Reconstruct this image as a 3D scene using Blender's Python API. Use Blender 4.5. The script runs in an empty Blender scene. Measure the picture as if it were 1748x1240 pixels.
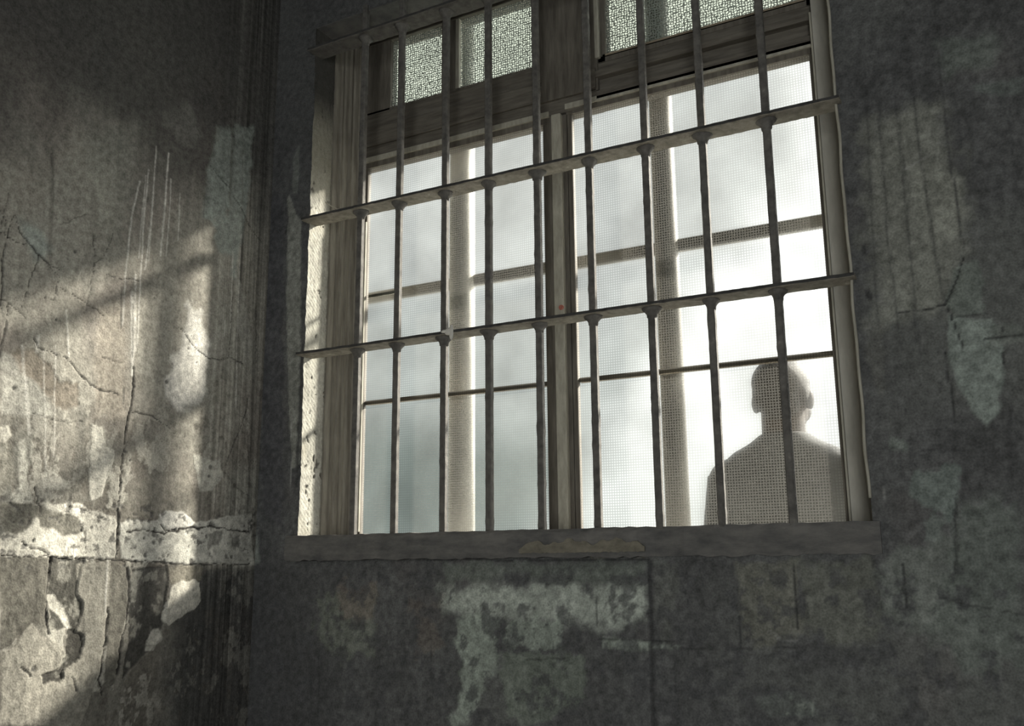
import bpy, bmesh, math, random
import numpy as np
from mathutils import Vector, Matrix

random.seed(7)
S = bpy.context.scene
C = S.collection

# ------------------------------------------------------------------ camera
W, H = 1748, 1240
FPX = 1622.38
YAW, PITCH, ROLL = 0.49887, 0.20727, 0.0084
CAM = np.array([1.3893, -1.7764, -0.0663])


def _rot(yaw, pitch, roll):
    cy, sy = math.cos(yaw), math.sin(yaw)
    cp, sp = math.cos(pitch), math.sin(pitch)
    cr, sr = math.cos(roll), math.sin(roll)
    Rz = np.array([[cy, -sy, 0], [sy, cy, 0], [0, 0, 1]])
    Rx = np.array([[1, 0, 0], [0, cp, -sp], [0, sp, cp]])
    Ry = np.array([[cr, 0, sr], [0, 1, 0], [-sr, 0, cr]])
    return Rz @ Rx @ Ry


ROT = _rot(YAW, PITCH, ROLL)
cam_data = bpy.data.cameras.new('camera')
cam = bpy.data.objects.new('camera', cam_data)
C.objects.link(cam)
m = Matrix.Identity(4)
for i in range(3):
    m[i][0], m[i][1], m[i][2], m[i][3] = ROT[i, 0], ROT[i, 2], -ROT[i, 1], CAM[i]
cam.matrix_world = m
cam_data.sensor_width = 36
cam_data.sensor_fit = 'HORIZONTAL'
cam_data.lens = FPX * 36 / W
cam_data.clip_start = 0.02
S.camera = cam

# ------------------------------------------------------------------ colour management
S.view_settings.view_transform = 'Standard'
S.view_settings.look = 'None'
S.view_settings.gamma = 1.0
S.view_settings.use_curve_mapping = False
S.view_settings.exposure = 0.0
S.cycles.use_denoising = True
S.cycles.max_bounces = 10
S.cycles.diffuse_bounces = 5
S.cycles.transmission_bounces = 8
S.cycles.transparent_max_bounces = 16
S.cycles.sample_clamp_indirect = 6.0
S.cycles.caustics_refractive = False

# ------------------------------------------------------------------ sky
world = bpy.data.worlds.new('hazy_sky')
S.world = world
world.use_nodes = True
wn, wl = world.node_tree.nodes, world.node_tree.links
wn.clear()
wo = wn.new('ShaderNodeOutputWorld')
bg = wn.new('ShaderNodeBackground')
tc = wn.new('ShaderNodeTexCoord')


def wdot(v):
    d = wn.new('ShaderNodeVectorMath'); d.operation = 'DOT_PRODUCT'
    d.inputs[1].default_value = v
    wl.new(tc.outputs['Generated'], d.inputs[0])
    return d.outputs['Value']


def wramp(src, stops):
    r = wn.new('ShaderNodeValToRGB'); e = r.color_ramp
    e.interpolation = 'EASE'
    e.elements[0].position, e.elements[0].color = stops[0][0], (*stops[0][1], 1)
    e.elements[1].position, e.elements[1].color = stops[-1][0], (*stops[-1][1], 1)
    for p, c in stops[1:-1]:
        q = e.elements.new(p); q.color = (*c, 1)
    wl.new(src, r.inputs[0])
    return r.outputs[0]


def wadd(a, b):
    d = wn.new('ShaderNodeVectorMath'); d.operation = 'ADD'
    wl.new(a, d.inputs[0]); wl.new(b, d.inputs[1])
    return d.outputs[0]


# haze that lightens with height, a bright band of haze low under the sun, and the aureole of the sun
haze = wramp(wdot((0.18, 0.0, 1)), [(-0.05, (0.30, 0.35, 0.325)), (0.09, (0.66, 0.70, 0.67)), (0.24, (0.84, 0.865, 0.835))])
band = wramp(wdot((0.64, 0.77, -0.55)), [(0.27, (0, 0, 0)), (0.35, (0.10, 0.10, 0.09)), (0.42, (0.78, 0.765, 0.73)), (0.62, (1.05, 1.02, 0.97))])
aureole = wramp(wdot((0.484, 0.733, 0.480)), [(0.76, (0, 0, 0)), (0.88, (5.0, 4.9, 4.7)), (0.985, (17.0, 16.5, 15.5))])
wl.new(wadd(wadd(haze, band), aureole), bg.inputs[0])
bg.inputs[1].default_value = 1.0
wl.new(bg.outputs[0], wo.inputs[0])

# ------------------------------------------------------------------ sun
SUN_DIR = Vector((-0.66, -1.0, -0.655)).normalized()
sl = bpy.data.lights.new('sun', 'SUN')
sun = bpy.data.objects.new('sun', sl)
C.objects.link(sun)
sun.rotation_euler = SUN_DIR.to_track_quat('-Z', 'Y').to_euler()
sun.location = (4, 5, 4)
sl.energy = 27.0
sl.color = (1.0, 0.93, 0.82)
sl.angle = math.radians(4.2)

# added fill light lifting the dark walls, behind and right of the camera
al = bpy.data.lights.new('fill_light', 'AREA')
area = bpy.data.objects.new('fill_light', al)
C.objects.link(area)
al.shape = 'RECTANGLE'
al.size, al.size_y = 1.0, 2.0
al.energy = 57.0
al.color = (0.98, 1.0, 0.98)
area.location = (2.3, -4.15, -0.2)
area.rotation_euler = (Vector((-0.35, 1.0, 0.0))).to_track_quat('-Z', 'Y').to_euler()


# ------------------------------------------------------------------ helpers
def link(o, parent=None):
    C.objects.link(o)
    if parent is not None:
        o.parent = parent
    return o


def tag(o, label=None, cat=None, group=None, kind=None):
    if label: o['label'] = label
    if cat: o['category'] = cat
    if group: o['group'] = group
    if kind: o['kind'] = kind
    return o


def empty(name, loc=(0, 0, 0), parent=None):
    o = bpy.data.objects.new(name, None)
    o.location = loc
    o.empty_display_size = 0.05
    return link(o, parent)


def obj(name, bm, mat, parent=None, smooth=False):
    me = bpy.data.meshes.new(name)
    bmesh.ops.recalc_face_normals(bm, faces=bm.faces)
    bm.to_mesh(me)
    bm.free()
    if smooth:
        for f in me.polygons: f.use_smooth = True
    me.materials.append(mat)
    o = bpy.data.objects.new(name, me)
    return link(o, parent)


def box(bm, x0, x1, y0, y1, z0, z1, bevel=0.0):
    r = bmesh.ops.create_cube(bm, size=1.0)
    vs = r['verts']
    for v in vs:
        v.co = Vector(((x0 + x1) / 2 + v.co.x * (x1 - x0), (y0 + y1) / 2 + v.co.y * (y1 - y0), (z0 + z1) / 2 + v.co.z * (z1 - z0)))
    if bevel:
        es = list({e for v in vs for e in v.link_edges})
        bmesh.ops.bevel(bm, geom=es, offset=bevel, segments=2, affect='EDGES', profile=0.6)


def tube(bm, pts, rad, seg=10, rz=None):
    """Tapered tube along points; rad a number or one per point."""
    pts = [Vector(p) for p in pts]
    if not hasattr(rad, '__len__'): rad = [rad] * len(pts)
    rings = []
    up = None
    for i, p in enumerate(pts):
        a = pts[max(i - 1, 0)]; b = pts[min(i + 1, len(pts) - 1)]
        d = (b - a).normalized()
        if up is None:
            up = Vector((0, 0, 1)) if abs(d.z) < 0.9 else Vector((0, 1, 0))
        u = d.cross(up).normalized(); w = u.cross(d).normalized()
        up = w
        rings.append([bm.verts.new(p + (u * math.cos(t) + w * math.sin(t)) * rad[i])
                      for t in [2 * math.pi * k / seg for k in range(seg)]])
    for a, b in zip(rings, rings[1:]):
        for k in range(seg):
            bm.faces.new((a[k], a[(k + 1) % seg], b[(k + 1) % seg], b[k]))
    bm.faces.new(rings[0]); bm.faces.new(rings[-1])


# ---- numpy noise
def vnoise(u, v, seed):
    rng = np.random.RandomState(seed)
    n = 256
    t = rng.rand(n, n)
    iu, iv = np.floor(u).astype(int), np.floor(v).astype(int)
    fu, fv = u - iu, v - iv
    fu = fu * fu * fu * (fu * (6 * fu - 15) + 10); fv = fv * fv * fv * (fv * (6 * fv - 15) + 10)
    a = t[iu % n, iv % n]; b = t[(iu + 1) % n, iv % n]
    c = t[iu % n, (iv + 1) % n]; d = t[(iu + 1) % n, (iv + 1) % n]
    return (a * (1 - fu) + b * fu) * (1 - fv) + (c * (1 - fu) + d * fu) * fv


def fbm(u, v, su, sv, oc, seed, gain=0.55):
    r = np.zeros_like(u); amp = 1.0; tot = 0.0
    for k in range(oc):
        f = 2.03 ** k
        r = r + amp * (vnoise(u * su * f + 31.7 * k + 50, v * sv * f + 17.3 * k + 50, seed + k) * 2 - 1)
        tot += amp; amp *= gain
    return r / tot


def sstep(a, b, x):
    t = np.clip((x - a) / (b - a), 0, 1)
    return t * t * (3 - 2 * t)


def seg_dist(u, v, a, b):
    ax, ay = a; bx, by = b
    dx, dy = bx - ax, by - ay
    L = dx * dx + dy * dy + 1e-12
    t = np.clip(((u - ax) * dx + (v - ay) * dy) / L, 0, 1)
    return np.hypot(u - ax - t * dx, v - ay - t * dy), t


def poly_sd(u, v, P):
    """signed distance, negative inside"""
    d = np.full(u.shape, 1e9); ins = np.zeros(u.shape, bool)
    n = len(P)
    for i in range(n):
        a, b = P[i], P[(i + 1) % n]
        dd, _ = seg_dist(u, v, a, b)
        d = np.minimum(d, dd)
        cond = ((a[1] > v) != (b[1] > v))
        with np.errstate(divide='ignore', invalid='ignore'):
            xi = (b[0] - a[0]) * (v - a[1]) / (b[1] - a[1] + 1e-15) + a[0]
        ins ^= cond & (u < xi)
    return np.where(ins, -d, d)


def line_dist(u, v, P):
    d = np.full(u.shape, 1e9)
    for a, b in zip(P, P[1:]):
        dd, _ = seg_dist(u, v, a, b)
        d = np.minimum(d, dd)
    return d


def _ray(x, y):
    return ROT @ np.array([(x - W / 2) / FPX, 1.0, (H / 2 - y) / FPX])


XW = -0.2975          # inner face of the left wall
def on_left(x, y):
    d = _ray(x, y); t = (XW - CAM[0]) / d[0]; q = CAM + t * d
    return (q[1], q[2])
def on_front(x, y):
    d = _ray(x, y); t = -CAM[1] / d[1]; q = CAM + t * d
    return (q[0], q[2])


# ------------------------------------------------------------------ materials
def nodes(name):
    mt = bpy.data.materials.new(name); mt.use_nodes = True
    n, l = mt.node_tree.nodes, mt.node_tree.links
    n.clear()
    out = n.new('ShaderNodeOutputMaterial')
    return mt, n, l, out


def rough_mat(name, c1, c2, scale=20.0, rough=0.85, bump=0.2, stretch=(1, 1, 1), c3=None, c3_pos=0.62, metallic=0.0, detail=8.0):
    mt, n, l, out = nodes(name)
    b = n.new('ShaderNodeBsdfPrincipled')
    t = n.new('ShaderNodeTexCoord'); mp = n.new('ShaderNodeMapping')
    mp.inputs['Scale'].default_value = stretch
    l.new(t.outputs['Object'], mp.inputs[0])
    no = n.new('ShaderNodeTexNoise'); no.inputs['Scale'].default_value = scale; no.inputs['Detail'].default_value = detail
    no.inputs['Roughness'].default_value = 0.65
    l.new(mp.outputs[0], no.inputs[0])
    r = n.new('ShaderNodeValToRGB')
    r.color_ramp.elements[0].position = 0.33; r.color_ramp.elements[0].color = (*c1, 1)
    r.color_ramp.elements[1].position = 0.66; r.color_ramp.elements[1].color = (*c2, 1)
    if c3:
        r.color_ramp.elements[1].position = c3_pos - 0.03
        e = r.color_ramp.elements.new(c3_pos); e.color = (*c3, 1)
    l.new(no.outputs['Fac'], r.inputs[0])
    l.new(r.outputs[0], b.inputs['Base Color'])
    b.inputs['Roughness'].default_value = rough
    b.inputs['Metallic'].default_value = metallic
    b.inputs['Specular IOR Level'].default_value = 0.3
    if bump:
        bp = n.new('ShaderNodeBump'); bp.inputs['Strength'].default_value = bump; bp.inputs['Distance'].default_value = 0.004
        l.new(no.outputs['Fac'], bp.inputs['Height']); l.new(bp.outputs[0], b.inputs['Normal'])
    l.new(b.outputs[0], out.inputs[0])
    return mt


def albedo_mat(name, rough=0.9, grain=0.28):
    """plaster whose base colour is the 'albedo' attribute, broken up by fine grain"""
    mt, n, l, out = nodes(name)
    b = n.new('ShaderNodeBsdfPrincipled')
    at = n.new('ShaderNodeAttribute'); at.attribute_name = 'albedo'
    t = n.new('ShaderNodeTexCoord')
    n1 = n.new('ShaderNodeTexNoise'); n1.inputs['Scale'].default_value = 260; n1.inputs['Detail'].default_value = 3
    n2 = n.new('ShaderNodeTexNoise'); n2.inputs['Scale'].default_value = 70; n2.inputs['Detail'].default_value = 4
    l.new(t.outputs['Object'], n1.inputs[0]); l.new(t.outputs['Object'], n2.inputs[0])
    ad = n.new('ShaderNodeMath'); ad.operation = 'ADD'
    l.new(n1.outputs['Fac'], ad.inputs[0]); l.new(n2.outputs['Fac'], ad.inputs[1])
    mr = n.new('ShaderNodeMapRange')
    mr.inputs['From Min'].default_value = 0.6; mr.inputs['From Max'].default_value = 1.4
    mr.inputs['To Min'].default_value = 1 - grain * 1.6; mr.inputs['To Max'].default_value = 1 + grain * 1.6
    l.new(ad.outputs[0], mr.inputs[0])
    mx = n.new('ShaderNodeVectorMath'); mx.operation = 'SCALE'
    l.new(at.outputs['Color'], mx.inputs[0]); l.new(mr.outputs[0], mx.inputs['Scale'])
    l.new(mx.outputs[0], b.inputs['Base Color'])
    b.inputs['Roughness'].default_value = rough
    b.inputs['Specular IOR Level'].default_value = 0.2
    bp = n.new('ShaderNodeBump'); bp.inputs['Strength'].default_value = 0.35; bp.inputs['Distance'].default_value = 0.003
    l.new(ad.outputs[0], bp.inputs['Height']); l.new(bp.outputs[0], b.inputs['Normal'])
    l.new(b.outputs[0], out.inputs[0])
    return mt


def mesh_glass(name, pitch=0.0058, strength=0.44, wire_col=(0.042, 0.042, 0.039), wire_fac=0.8, blur=0.40, dirt=0.35, irregular=0.0, tint=(0.97, 0.99, 0.98), cut=(0.0, 0.75)):
    """obscure glass pressed with a fine square grid; between the lines partly clear, partly scattering"""
    mt, n, l, out = nodes(name)
    t = n.new('ShaderNodeTexCoord')
    vec = t.outputs['Object']
    if irregular:
        nz = n.new('ShaderNodeTexNoise'); nz.inputs['Scale'].default_value = 120
        l.new(vec, nz.inputs[0])
        s1 = n.new('ShaderNodeVectorMath'); s1.operation = 'SUBTRACT'; s1.inputs[1].default_value = (0.5, 0.5, 0.5)
        l.new(nz.outputs['Color'], s1.inputs[0])
        s2 = n.new('ShaderNodeVectorMath'); s2.operation = 'SCALE'; s2.inputs['Scale'].default_value = irregular
        l.new(s1.outputs[0], s2.inputs[0])
        a = n.new('ShaderNodeVectorMath'); a.operation = 'ADD'
        l.new(vec, a.inputs[0]); l.new(s2.outputs[0], a.inputs[1])
        vec = a.outputs[0]
    sp = n.new('ShaderNodeSeparateXYZ'); l.new(vec, sp.inputs[0])
    outs = []
    for ax in ('X', 'Z'):
        mu = n.new('ShaderNodeMath'); mu.operation = 'MULTIPLY'; mu.inputs[1].default_value = 2 * math.pi / pitch
        l.new(sp.outputs[ax], mu.inputs[0])
        co = n.new('ShaderNodeMath'); co.operation = 'COSINE'; l.new(mu.outputs[0], co.inputs[0])
        ms = n.new('ShaderNodeMapRange'); ms.interpolation_type = 'SMOOTHSTEP'
        ms.inputs['From Min'].default_value = cut[0]; ms.inputs['From Max'].default_value = cut[1]
        l.new(co.outputs[0], ms.inputs[0]); outs.append(ms.outputs[0])
    mx = n.new('ShaderNodeMath'); mx.operation = 'MAXIMUM'
    l.new(outs[0], mx.inputs[0]); l.new(outs[1], mx.inputs[1])
    fac = n.new('ShaderNodeMath'); fac.operation = 'MULTIPLY'; fac.inputs[1].default_value = strength
    l.new(mx.outputs[0], fac.inputs[0])
    # dirt clouds
    dn = n.new('ShaderNodeTexNoise'); dn.inputs['Scale'].default_value = 7; dn.inputs['Detail'].default_value = 6
    l.new(t.outputs['Object'], dn.inputs[0])
    dm = n.new('ShaderNodeMapRange'); dm.inputs['From Min'].default_value = 0.35; dm.inputs['From Max'].default_value = 0.7
    dm.inputs['To Min'].default_value = 1.0; dm.inputs['To Max'].default_value = 1.0 - dirt
    l.new(dn.outputs['Fac'], dm.inputs[0])
    tc_ = n.new('ShaderNodeVectorMath'); tc_.operation = 'SCALE'; tc_.inputs[0].default_value = tint
    l.new(dm.outputs[0], tc_.inputs['Scale'])
    tr = n.new('ShaderNodeBsdfTransparent'); l.new(tc_.outputs[0], tr.inputs[0])
    rf = n.new('ShaderNodeBsdfRefraction'); rf.inputs['IOR'].default_value = 1.03; rf.inputs['Roughness'].default_value = 0.85; rf.distribution = 'BECKMANN'
    l.new(tc_.outputs[0], rf.inputs['Color'])
    hole = n.new('ShaderNodeMixShader'); hole.inputs[0].default_value = blur
    l.new(tr.outputs[0], hole.inputs[1]); l.new(rf.outputs[0], hole.inputs[2])
    tl = n.new('ShaderNodeBsdfTranslucent'); tl.inputs[0].default_value = (*wire_col, 1)
    tr2 = n.new('ShaderNodeBsdfTransparent'); tr2.inputs[0].default_value = (*tint, 1)
    wire = n.new('ShaderNodeMixShader'); wire.inputs[0].default_value = wire_fac
    l.new(tr2.outputs[0], wire.inputs[1]); l.new(tl.outputs[0], wire.inputs[2])
    fin = n.new('ShaderNodeMixShader')
    l.new(fac.outputs[0], fin.inputs[0]); l.new(hole.outputs[0], fin.inputs[1]); l.new(wire.outputs[0], fin.inputs[2])
    l.new(fin.outputs[0], out.inputs[0])
    return mt


def clear_mat(name):
    mt, n, l, out = nodes(name)
    tr = n.new('ShaderNodeBsdfTransparent'); l.new(tr.outputs[0], out.inputs[0])
    return mt


M_wall = albedo_mat('old_plaster')
M_reveal = albedo_mat('rough_reveal_plaster', grain=0.15)
M_wallbody = rough_mat('plaster_body', (0.14, 0.14, 0.13), (0.24, 0.24, 0.22), 6)
M_timber = rough_mat('dark_timber', (0.085, 0.075, 0.062), (0.17, 0.155, 0.13), 14, 0.75, 0.25, (6, 6, 0.7))
M_jamb = rough_mat('worn_jamb_timber', (0.15, 0.135, 0.11), (0.28, 0.26, 0.215), 14, 0.75, 0.25, (6, 6, 0.7))
M_timber_h = rough_mat('dark_timber_rail', (0.085, 0.075, 0.062), (0.17, 0.155, 0.13), 14, 0.75, 0.25, (0.7, 6, 6))
M_paint = rough_mat('old_cream_paint', (0.30, 0.285, 0.235), (0.46, 0.44, 0.37), 30, 0.7, 0.3, (3, 3, 0.8), (0.10, 0.09, 0.075), 0.72)
M_iron = rough_mat('rusted_iron', (0.08, 0.076, 0.07), (0.17, 0.16, 0.145), 55, 0.8, 0.5, c3=(0.23, 0.215, 0.19), c3_pos=0.7)
M_edge = rough_mat('shaded_iron_edge', (0.035, 0.034, 0.033), (0.07, 0.068, 0.065), 60, 0.85, 0.4)  # crossbar front edges: their lack of light painted as darker iron
M_flat = rough_mat('rusted_flat_iron', (0.17, 0.155, 0.13), (0.34, 0.315, 0.265), 60, 0.85, 0.6, c3=(0.46, 0.43, 0.37), c3_pos=0.68)
M_sill = rough_mat('grimy_sill', (0.085, 0.084, 0.083), (0.18, 0.172, 0.16), 16, 0.9, 0.5, (1, 1, 2.5))
M_post = rough_mat('weathered_metal', (0.17, 0.165, 0.145), (0.25, 0.24, 0.22), 20, 0.7, 0.1, (2, 2, 0.5))
M_gbar = rough_mat('glazing_bar_paint', (0.22, 0.18, 0.13), (0.33, 0.28, 0.21), 25, 0.7, 0.2)
M_glass = mesh_glass('grid_obscure_glass')
M_glass_t = mesh_glass('coarse_obscure_glass', pitch=0.0064, strength=1.0, wire_col=(0.03, 0.035, 0.032), wire_fac=0.95, blur=0.2, dirt=0.2, irregular=0.011, cut=(0.0, 0.5), tint=(0.88, 0.98, 0.96))
M_clear = clear_mat('clear_glass_edge')
M_ground = rough_mat('dusty_ground', (0.32, 0.325, 0.31), (0.44, 0.445, 0.43), 3)
M_floor = rough_mat('concrete_floor', (0.10, 0.10, 0.095), (0.2, 0.195, 0.18), 4)
M_sun_blocker = rough_mat('whitewashed_concrete', (0.5, 0.51, 0.49), (0.62, 0.63, 0.6), 3)
M_dark_paint = rough_mat('sooty_ceiling', (0.09, 0.09, 0.088), (0.15, 0.15, 0.145), 5)
M_red = rough_mat('red_oxide_paint', (0.30, 0.09, 0.07), (0.42, 0.16, 0.12), 200, 0.6, 0.1)
M_white = rough_mat('white_paint_drip', (0.6, 0.58, 0.52), (0.75, 0.73, 0.68), 200, 0.6, 0.2)

# ------------------------------------------------------------------ setting: wall surfaces
XL, XR = -0.165, 1.136       # window opening
ZB, ZT = -0.03, 1.34


def axis(lo, d0, d1, hi, step, coarse=0.12):
    a = list(np.arange(lo, d0, coarse)) + list(np.arange(d0, d1, step)) + list(np.arange(d1, hi, coarse)) + [hi]
    return np.array(sorted(set(np.round(a, 5))))


def grid_mesh(name, us, vs, pos, col, mat, parent=None, hole=None):
    U, V = np.meshgrid(us, vs, indexing='ij')
    P = pos(U, V); A = col(U, V)
    nu, nv = len(us), len(vs)
    idx = np.arange(nu * nv).reshape(nu, nv)
    q = np.stack([idx[:-1, :-1], idx[1:, :-1], idx[1:, 1:], idx[:-1, 1:]], -1)
    if hole is not None:
        uc = (us[:-1] + us[1:]) / 2; vc = (vs[:-1] + vs[1:]) / 2
        keep = ~((uc[:, None] > hole[0]) & (uc[:, None] < hole[1]) & (vc[None] > hole[2]) & (vc[None] < hole[3]))
        q = q[keep]
    q = q.reshape(-1, 4)
    me = bpy.data.meshes.new(name)
    me.vertices.add(nu * nv)
    me.vertices.foreach_set('co', P.reshape(-1, 3).ravel().astype(np.float32))
    me.loops.add(q.size); me.loops.foreach_set('vertex_index', q.ravel().astype(np.int32))
    me.polygons.add(len(q)); me.polygons.foreach_set('loop_start', np.arange(0, q.size, 4, dtype=np.int32))
    me.update(calc_edges=True)
    at = me.attributes.new('albedo', 'FLOAT_COLOR', 'POINT')
    rgba = np.ones((nu * nv, 4), np.float32); rgba[:, :3] = A.reshape(-1, 3)
    at.data.foreach_set('color', rgba.ravel())
    me.polygons.foreach_set('use_smooth', np.ones(len(q), bool))
    bm = bmesh.new(); bm.from_mesh(me)
    bmesh.ops.delete(bm, geom=[v for v in bm.verts if not v.link_faces], context='VERTS')
    bm.to_mesh(me); bm.free()
    me.materials.append(mat)
    return link(bpy.data.objects.new(name, me), parent)


def blend(A, col, k):
    return A * (1 - k[..., None]) + np.array(col) * k[..., None]


# ---- left wall : u = y, v = z
TAN, PALE, DARK = (0.30, 0.285, 0.245), (0.50, 0.48, 0.42), (0.085, 0.082, 0.076)
TEAL, GREYP, WHITE = (0.31, 0.345, 0.315), (0.125, 0.118, 0.10), (0.60, 0.58, 0.53)


def L(*pts):
    return [on_left(*p) for p in pts]


def zL(x0, y0, s, *pts):
    return [on_left(x0 + a / s, y0 + b / s) for a, b in pts]


A3 = 3.352; B2 = 2.214
left_cracks = [   # points, half width (m), depth strength
    (L((228, 626), (226, 680), (212, 752), (205, 829), (199, 951)), .0024, 1),
    (zL(0, 340, A3, (85, 80), (120, 190), (220, 320), (350, 410)), .0012, .8),
    (zL(0, 340, A3, (85, 80), (40, 210), (20, 330), (10, 480), (0, 640)), .0014, .8),
    (zL(0, 340, A3, (0, 185), (40, 210), (130, 265), (155, 250)), .0013, .8),
    (zL(0, 340, A3, (0, 60), (40, 130), (30, 200)), .0012, .7),
    (zL(0, 340, A3, (220, 325), (155, 540), (120, 640)), .0011, .7),
    (zL(0, 340, A3, (150, 535), (305, 575), (340, 440), (280, 380)), .001, .7),
    (zL(0, 340, A3, (340, 495), (470, 580), (560, 640), (590, 670)), .001, .7),
    (zL(0, 340, A3, (540, 200), (545, 340), (535, 410), (600, 435), (800, 465)), .0011, .8),
    (zL(0, 340, A3, (545, 370), (630, 280), (650, 200)), .0011, .7),
    (zL(0, 340, A3, (320, 110), (350, 150), (490, 85)), .001, .6),
    (zL(0, 340, A3, (535, 410), (505, 580), (500, 640)), .0009, .5),
    (zL(0, 340, A3, (195, 790), (215, 850), (370, 900), (480, 1030), (560, 1090), (690, 1120)), .0015, .9),
    (zL(0, 340, A3, (540, 895), (640, 920), (700, 940)), .001, .6),
    (zL(0, 340, A3, (1025, 735), (1120, 860), (1180, 910), (1250, 920), (1310, 905), (1390, 935)), .0013, .9),
    (zL(0, 340, A3, (1310, 905), (1325, 700), (1330, 560)), .001, .8),
    (zL(0, 340, A3, (1465, 930), (1470, 600)), .001, .6),
    (zL(0, 340, A3, (50, 600), (30, 740), (0, 900)), .0013, .7),
    (zL(0, 340, A3, (0, 570), (60, 600), (120, 660), (150, 690)), .0012, .7),
    (L((359, 283), (391, 319), (415, 364), (424, 382), (447, 415)), .0011, .8),
    (zL(0, 680, B2, (500, 50), (580, 70), (640, 110), (665, 140)), .0014, .9),
    (zL(0, 680, B2, (100, 50), (200, 85), (310, 90)), .001, .6),
    (zL(0, 680, B2, (480, 505), (540, 500), (620, 512), (700, 490), (810, 485), (940, 505)), .0026, 1),
    (zL(0, 680, B2, (610, 480), (625, 500), (660, 495)), .002, 1),
    (zL(0, 680, B2, (940, 0), (930, 60), (880, 190), (850, 260)), .0012, .8),
    (zL(0, 680, B2, (935, 80), (940, 200), (945, 370)), .001, .5),
    (zL(0, 680, B2, (850, 280), (890, 330), (940, 370)), .0012, .7),
    (zL(0, 680, B2, (0, 595), (180, 600), (440, 615), (640, 625), (760, 632), (940, 630)), .0016, 1),
    (zL(0, 680, B2, (190, 605), (180, 720), (175, 800), (185, 890)), .0032, 1),
    (zL(0, 680, B2, (480, 645), (490, 760), (465, 900), (445, 1040)), .0042, 1),
    (zL(0, 680, B2, (405, 790), (400, 900), (375, 1060), (385, 1120)), .0028, 1),
    (zL(0, 680, B2, (130, 340), (150, 430)), .002, .8),
    (zL(0, 680, B2, (320, 500), (325, 600)), .0018, .8),
    (zL(0, 680, B2, (260, 410), (330, 430), (400, 460)), .0014, .7),
    (zL(0, 680, B2, (80, 545), (150, 575), (180, 590)), .0022, .9),
    (zL(0, 680, B2, (80, 1020), (110, 1060)), .0022, .9),
    (zL(0, 680, B2, (270, 1050), (290, 1105)), .0022, .9),
    (L((15, 330), (0, 400)), .001, .6), (L((88, 250), (92, 345)), .0015, .4),
]
left_drips = [  # pale runs of whitewash
    (L((239, 310), (225, 370), (215, 465), (209, 555)), .0022, .8),
    (L((254, 290), (246, 370), (240, 480), (234, 590)), .002, .75),
    (L((267, 250), (259, 370), (248, 460)), .002, .7),
    (L((288, 262), (280, 370), (274, 436)), .0026, .8),
    (L((292, 305), (289, 370), (284, 437)), .0016, .7),
    (L((307, 331), (304, 411)), .0016, .8),
    (L((262, 330), (254, 445)), .0014, .6), (L((249, 300), (237, 440)), .0015, .6),
    (L((226, 500), (226, 640)), .004, .9), (L((232, 470), (230, 600)), .003, .6),
    (L((397, 430), (394, 560)), .0015, .6), (L((411, 400), (405, 560), (402, 690)), .0015, .55),
    (L((384, 548), (383, 575)), .0016, .7), (L((405, 620), (402, 700)), .0014, .5),
    (L((113, 530), (118, 610)), .002, .6), (L((65, 575), (63, 600)), .004, .7), (L((95, 590), (92, 780)), .0016, .5),
    (L((75, 600), (78, 800)), .0016, .4), (L((38, 590), (50, 740)), .003, .5),
    (L((184, 950), (178, 1050)), .002, .8),
]
left_dark_runs = [
    (L((340, 250), (338, 420)), .0016, .5), (L((313, 350), (310, 450)), .0012, .5), (L((398, 190), (392, 340)), .004, .55),
    (L((352, 280), (345, 410)), .0012, .5), (L((90, 250), (85, 470)), .006, .4), (L((160, 330), (155, 620)), .012, .3),
    (L((415, 230), (412, 460)), .002, .4), (L((436, 280), (430, 740)), .0025, .5), (L((445, 260), (438, 700)), .002, .5),
    (L((422, 560), (418, 760)), .002, .4), (L((270, 250), (258, 560)), .0015, .35), (L((140, 700), (136, 820)), .011, .55),
    (L((208, 490), (206, 560)), .0022, .9), (L((227, 520), (226, 610)), .002, .85), (L((212, 665), (211, 690)), .0022, .9),
    (L((330, 150), (322, 260)), .003, .3), (L((375, 140), (372, 240)), .003, .3), (L((30, 700), (28, 830)), .008, .4),
]
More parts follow.
